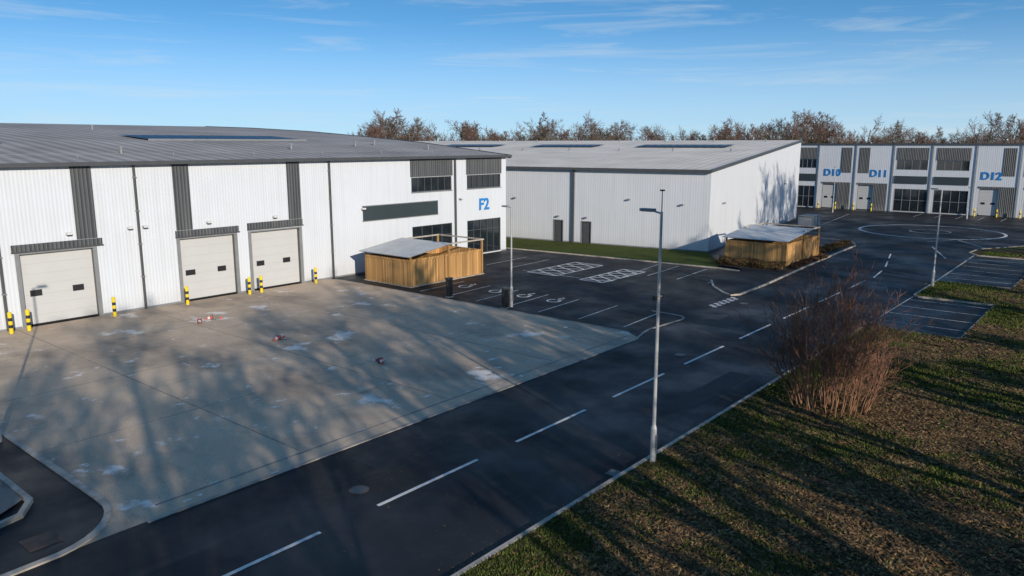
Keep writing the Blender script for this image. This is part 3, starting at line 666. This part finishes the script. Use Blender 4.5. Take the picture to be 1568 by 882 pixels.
def shrub(name,x,y,h,w,n,seed,tilt=.30,rmax=.42,mk='stem'):
    R=random.Random(seed);V=[];F=[];MI=[]
    def br(p,d,L,r,lv):
        n_=[6,4,3][lv];s=[5,3,3][lv];pts=[p];ds=[d];cd=d
        for i in range(n_):
            cd=(cd+Vector((R.uniform(-.14,.14),R.uniform(-.14,.14),R.uniform(-.04,.12)))).normalized();p=p+cd*(L/n_);pts.append(p);ds.append(cd)
        st=len(V)
        for i_,(q,dd) in enumerate(zip(pts,ds)):
            ra=max(.0055,r*(1-.8*i_/n_));a=dd.orthogonal().normalized();b=dd.cross(a)
            for i in range(s):t=6.283*i/s;V.append(tuple(q+a*ra*math.cos(t)+b*ra*math.sin(t)))
        for k in range(n_):
            for i in range(s):j=(i+1)%s;F.append((st+k*s+i,st+k*s+j,st+(k+1)*s+j,st+(k+1)*s+i));MI.append(0 if lv<1 else 1)
        if lv<2:
            for c in range(R.randint(8,12) if lv==0 else R.randint(4,7)):
                t=R.uniform(.25,.98);k=min(int(t*n_),n_-1);q=pts[k].lerp(pts[k+1],t*n_-k);br(q,rotdir(ds[k],R.uniform(.3,.8),R.uniform(0,6.28)),L*R.uniform(.2,.36),r*.42,lv+1)
    for i in range(n):
        a=R.uniform(0,6.283);q=math.sqrt(R.random());rr=w*rmax*q;tl=tilt*q*R.uniform(.5,1.2)
        b=a+R.uniform(-.5,.5)
        br(Vector((rr*math.cos(a),rr*math.sin(a),-.05)),Vector((math.cos(b)*math.sin(tl),math.sin(b)*math.sin(tl),math.cos(tl))),h*R.uniform(.5,1.0)*(1-.25*q*q),.022,0)
    me=bpy.data.meshes.new(name);me.from_pydata(V,[],F);me.materials.append(M[mk]);me.materials.append(M['twigs']);me.polygons.foreach_set('material_index',MI);me.update()
    o=bpy.data.objects.new(name,me);C.objects.link(o);o.location=(x,y,.08);return o
shrub('bare_shrub',29.3,8.6,5.2,3.5,105,3,tilt=.36,rmax=.40)
shrub('young_tree',69,6.0,2.6,1.0,10,8,tilt=.4,rmax=.1)
def clumps(name,region,n,h,ks,seed):
    R=random.Random(seed);mb=MB();x0,x1,y0,y1=region
    for i in range(n):
        x=R.uniform(x0,x1);y=R.uniform(y0,y1);z=.08+h*R.random()**.7*(.6+.4*math.sin(x*3+y*2.3));s=R.uniform(.03,.08);a=R.uniform(0,6.28);t=R.uniform(-1,1)
        mb.quad([(x-s*math.cos(a),y-s*math.sin(a),z),(x+s*.4,y-s*.4,z+s*t),(x+s*math.cos(a),y+s*math.sin(a),z+s),(x-s*.4,y+s*.5,z-s*t)],R.choice(ks))
    return mb.obj(name)
clumps('low_hedge',(59.4,61.2,22.2,27.6),9000,.55,['hedge','l1','l0','g2'],3)
clumps('low_hedge',(61.5,69.5,21.5,22.2),5000,.3,['hedge','l1','l3'],4)
clumps('low_hedge',(70.5,80,22.6,23.6),5000,.5,['hedge','l1','g2'],6)

# ------------------------------------------------------------------ light, sky, camera
w=bpy.data.worlds.new('World');bpy.context.scene.world=w;w.use_nodes=True;nt=w.node_tree;N=nt.nodes;L=nt.links
bg=N['Background'];bg.inputs[1].default_value=.15
sky=N.new('ShaderNodeTexSky');sky.sky_type='NISHITA';sky.sun_disc=False;sky.sun_elevation=rad(SUN_EL);sky.sun_rotation=rad(202)
sky.air_density=1.0;sky.dust_density=.1;sky.ozone_density=1.8;sky.altitude=50
tc=N.new('ShaderNodeTexCoord');mp=N.new('ShaderNodeMapping');mp.inputs['Scale'].default_value=(1,1,3.2);mp.inputs['Location'].default_value=(0,0,.12)
L.new(tc.outputs['Generated'],mp.inputs[0]);nz=N.new('ShaderNodeVectorMath');nz.operation='NORMALIZE';L.new(mp.outputs[0],nz.inputs[0]);L.new(nz.outputs[0],sky.inputs['Vector'])
hs=N.new('ShaderNodeHueSaturation');hs.inputs['Saturation'].default_value=1.22;hs.inputs['Value'].default_value=1.5;L.new(sky.outputs[0],hs.inputs['Color'])
tn=N.new('ShaderNodeMixRGB');tn.blend_type='MULTIPLY';tn.inputs[0].default_value=1;L.new(hs.outputs[0],tn.inputs[1]);tn.inputs[2].default_value=(.88,1.07,1.04,1)
sp=N.new('ShaderNodeSeparateXYZ');L.new(tc.outputs['Generated'],sp.inputs[0])
hz=N.new('ShaderNodeMapRange');hz.inputs[1].default_value=0;hz.inputs[2].default_value=.16;hz.inputs[3].default_value=.8;hz.inputs[4].default_value=0;hz.interpolation_type='SMOOTHSTEP';L.new(sp.outputs[2],hz.inputs[0])
mh=N.new('ShaderNodeMixRGB');L.new(hz.outputs[0],mh.inputs[0]);L.new(tn.outputs[0],mh.inputs[1]);mh.inputs[2].default_value=(3.1,4.1,4.85,1)
m2=N.new('ShaderNodeMapping');m2.inputs['Scale'].default_value=(2.2,2.2,30);m2.inputs['Rotation'].default_value=(0,0,rad(20));m2.inputs['Location'].default_value=(.3,1.1,.4);L.new(tc.outputs['Generated'],m2.inputs[0])
no=N.new('ShaderNodeTexNoise');no.inputs['Scale'].default_value=1.5;no.inputs['Detail'].default_value=10;no.inputs['Roughness'].default_value=.62;no.inputs['Distortion'].default_value=.7;L.new(m2.outputs[0],no.inputs['Vector'])
mr=N.new('ShaderNodeMapRange');mr.inputs[1].default_value=.53;mr.inputs[2].default_value=.85;mr.inputs[4].default_value=.6;L.new(no.outputs['Fac'],mr.inputs[0])
mx=N.new('ShaderNodeMixRGB');L.new(mr.outputs[0],mx.inputs[0]);L.new(mh.outputs[0],mx.inputs[1]);mx.inputs[2].default_value=(4.6,5.0,5.2,1);L.new(mx.outputs[0],bg.inputs[0])
sd=bpy.data.lights.new('sun','SUN');sd.energy=4.7;sd.angle=rad(.5);sd.color=(1,.885,.74);so=bpy.data.objects.new('sun',sd);C.objects.link(so)
ce=math.cos(rad(SUN_EL));so.rotation_euler=Vector((SUN_DIR[0]*ce,SUN_DIR[1]*ce,-math.sin(rad(SUN_EL)))).to_track_quat('-Z','Y').to_euler();so.location=(-20,-50,40)
cam=bpy.data.cameras.new('camera');cam.lens=36*1170/1568;cam.sensor_width=36;cam.clip_end=5000;cam.clip_start=.1
co=bpy.data.objects.new('camera',cam);C.objects.link(co);co.location=(0,0,10);co.rotation_euler=(rad(90-10.7),0,rad(39.9-90));bpy.context.scene.camera=co
sc=bpy.context.scene;sc.view_settings.view_transform='Standard';sc.view_settings.look='None';sc.view_settings.exposure=0
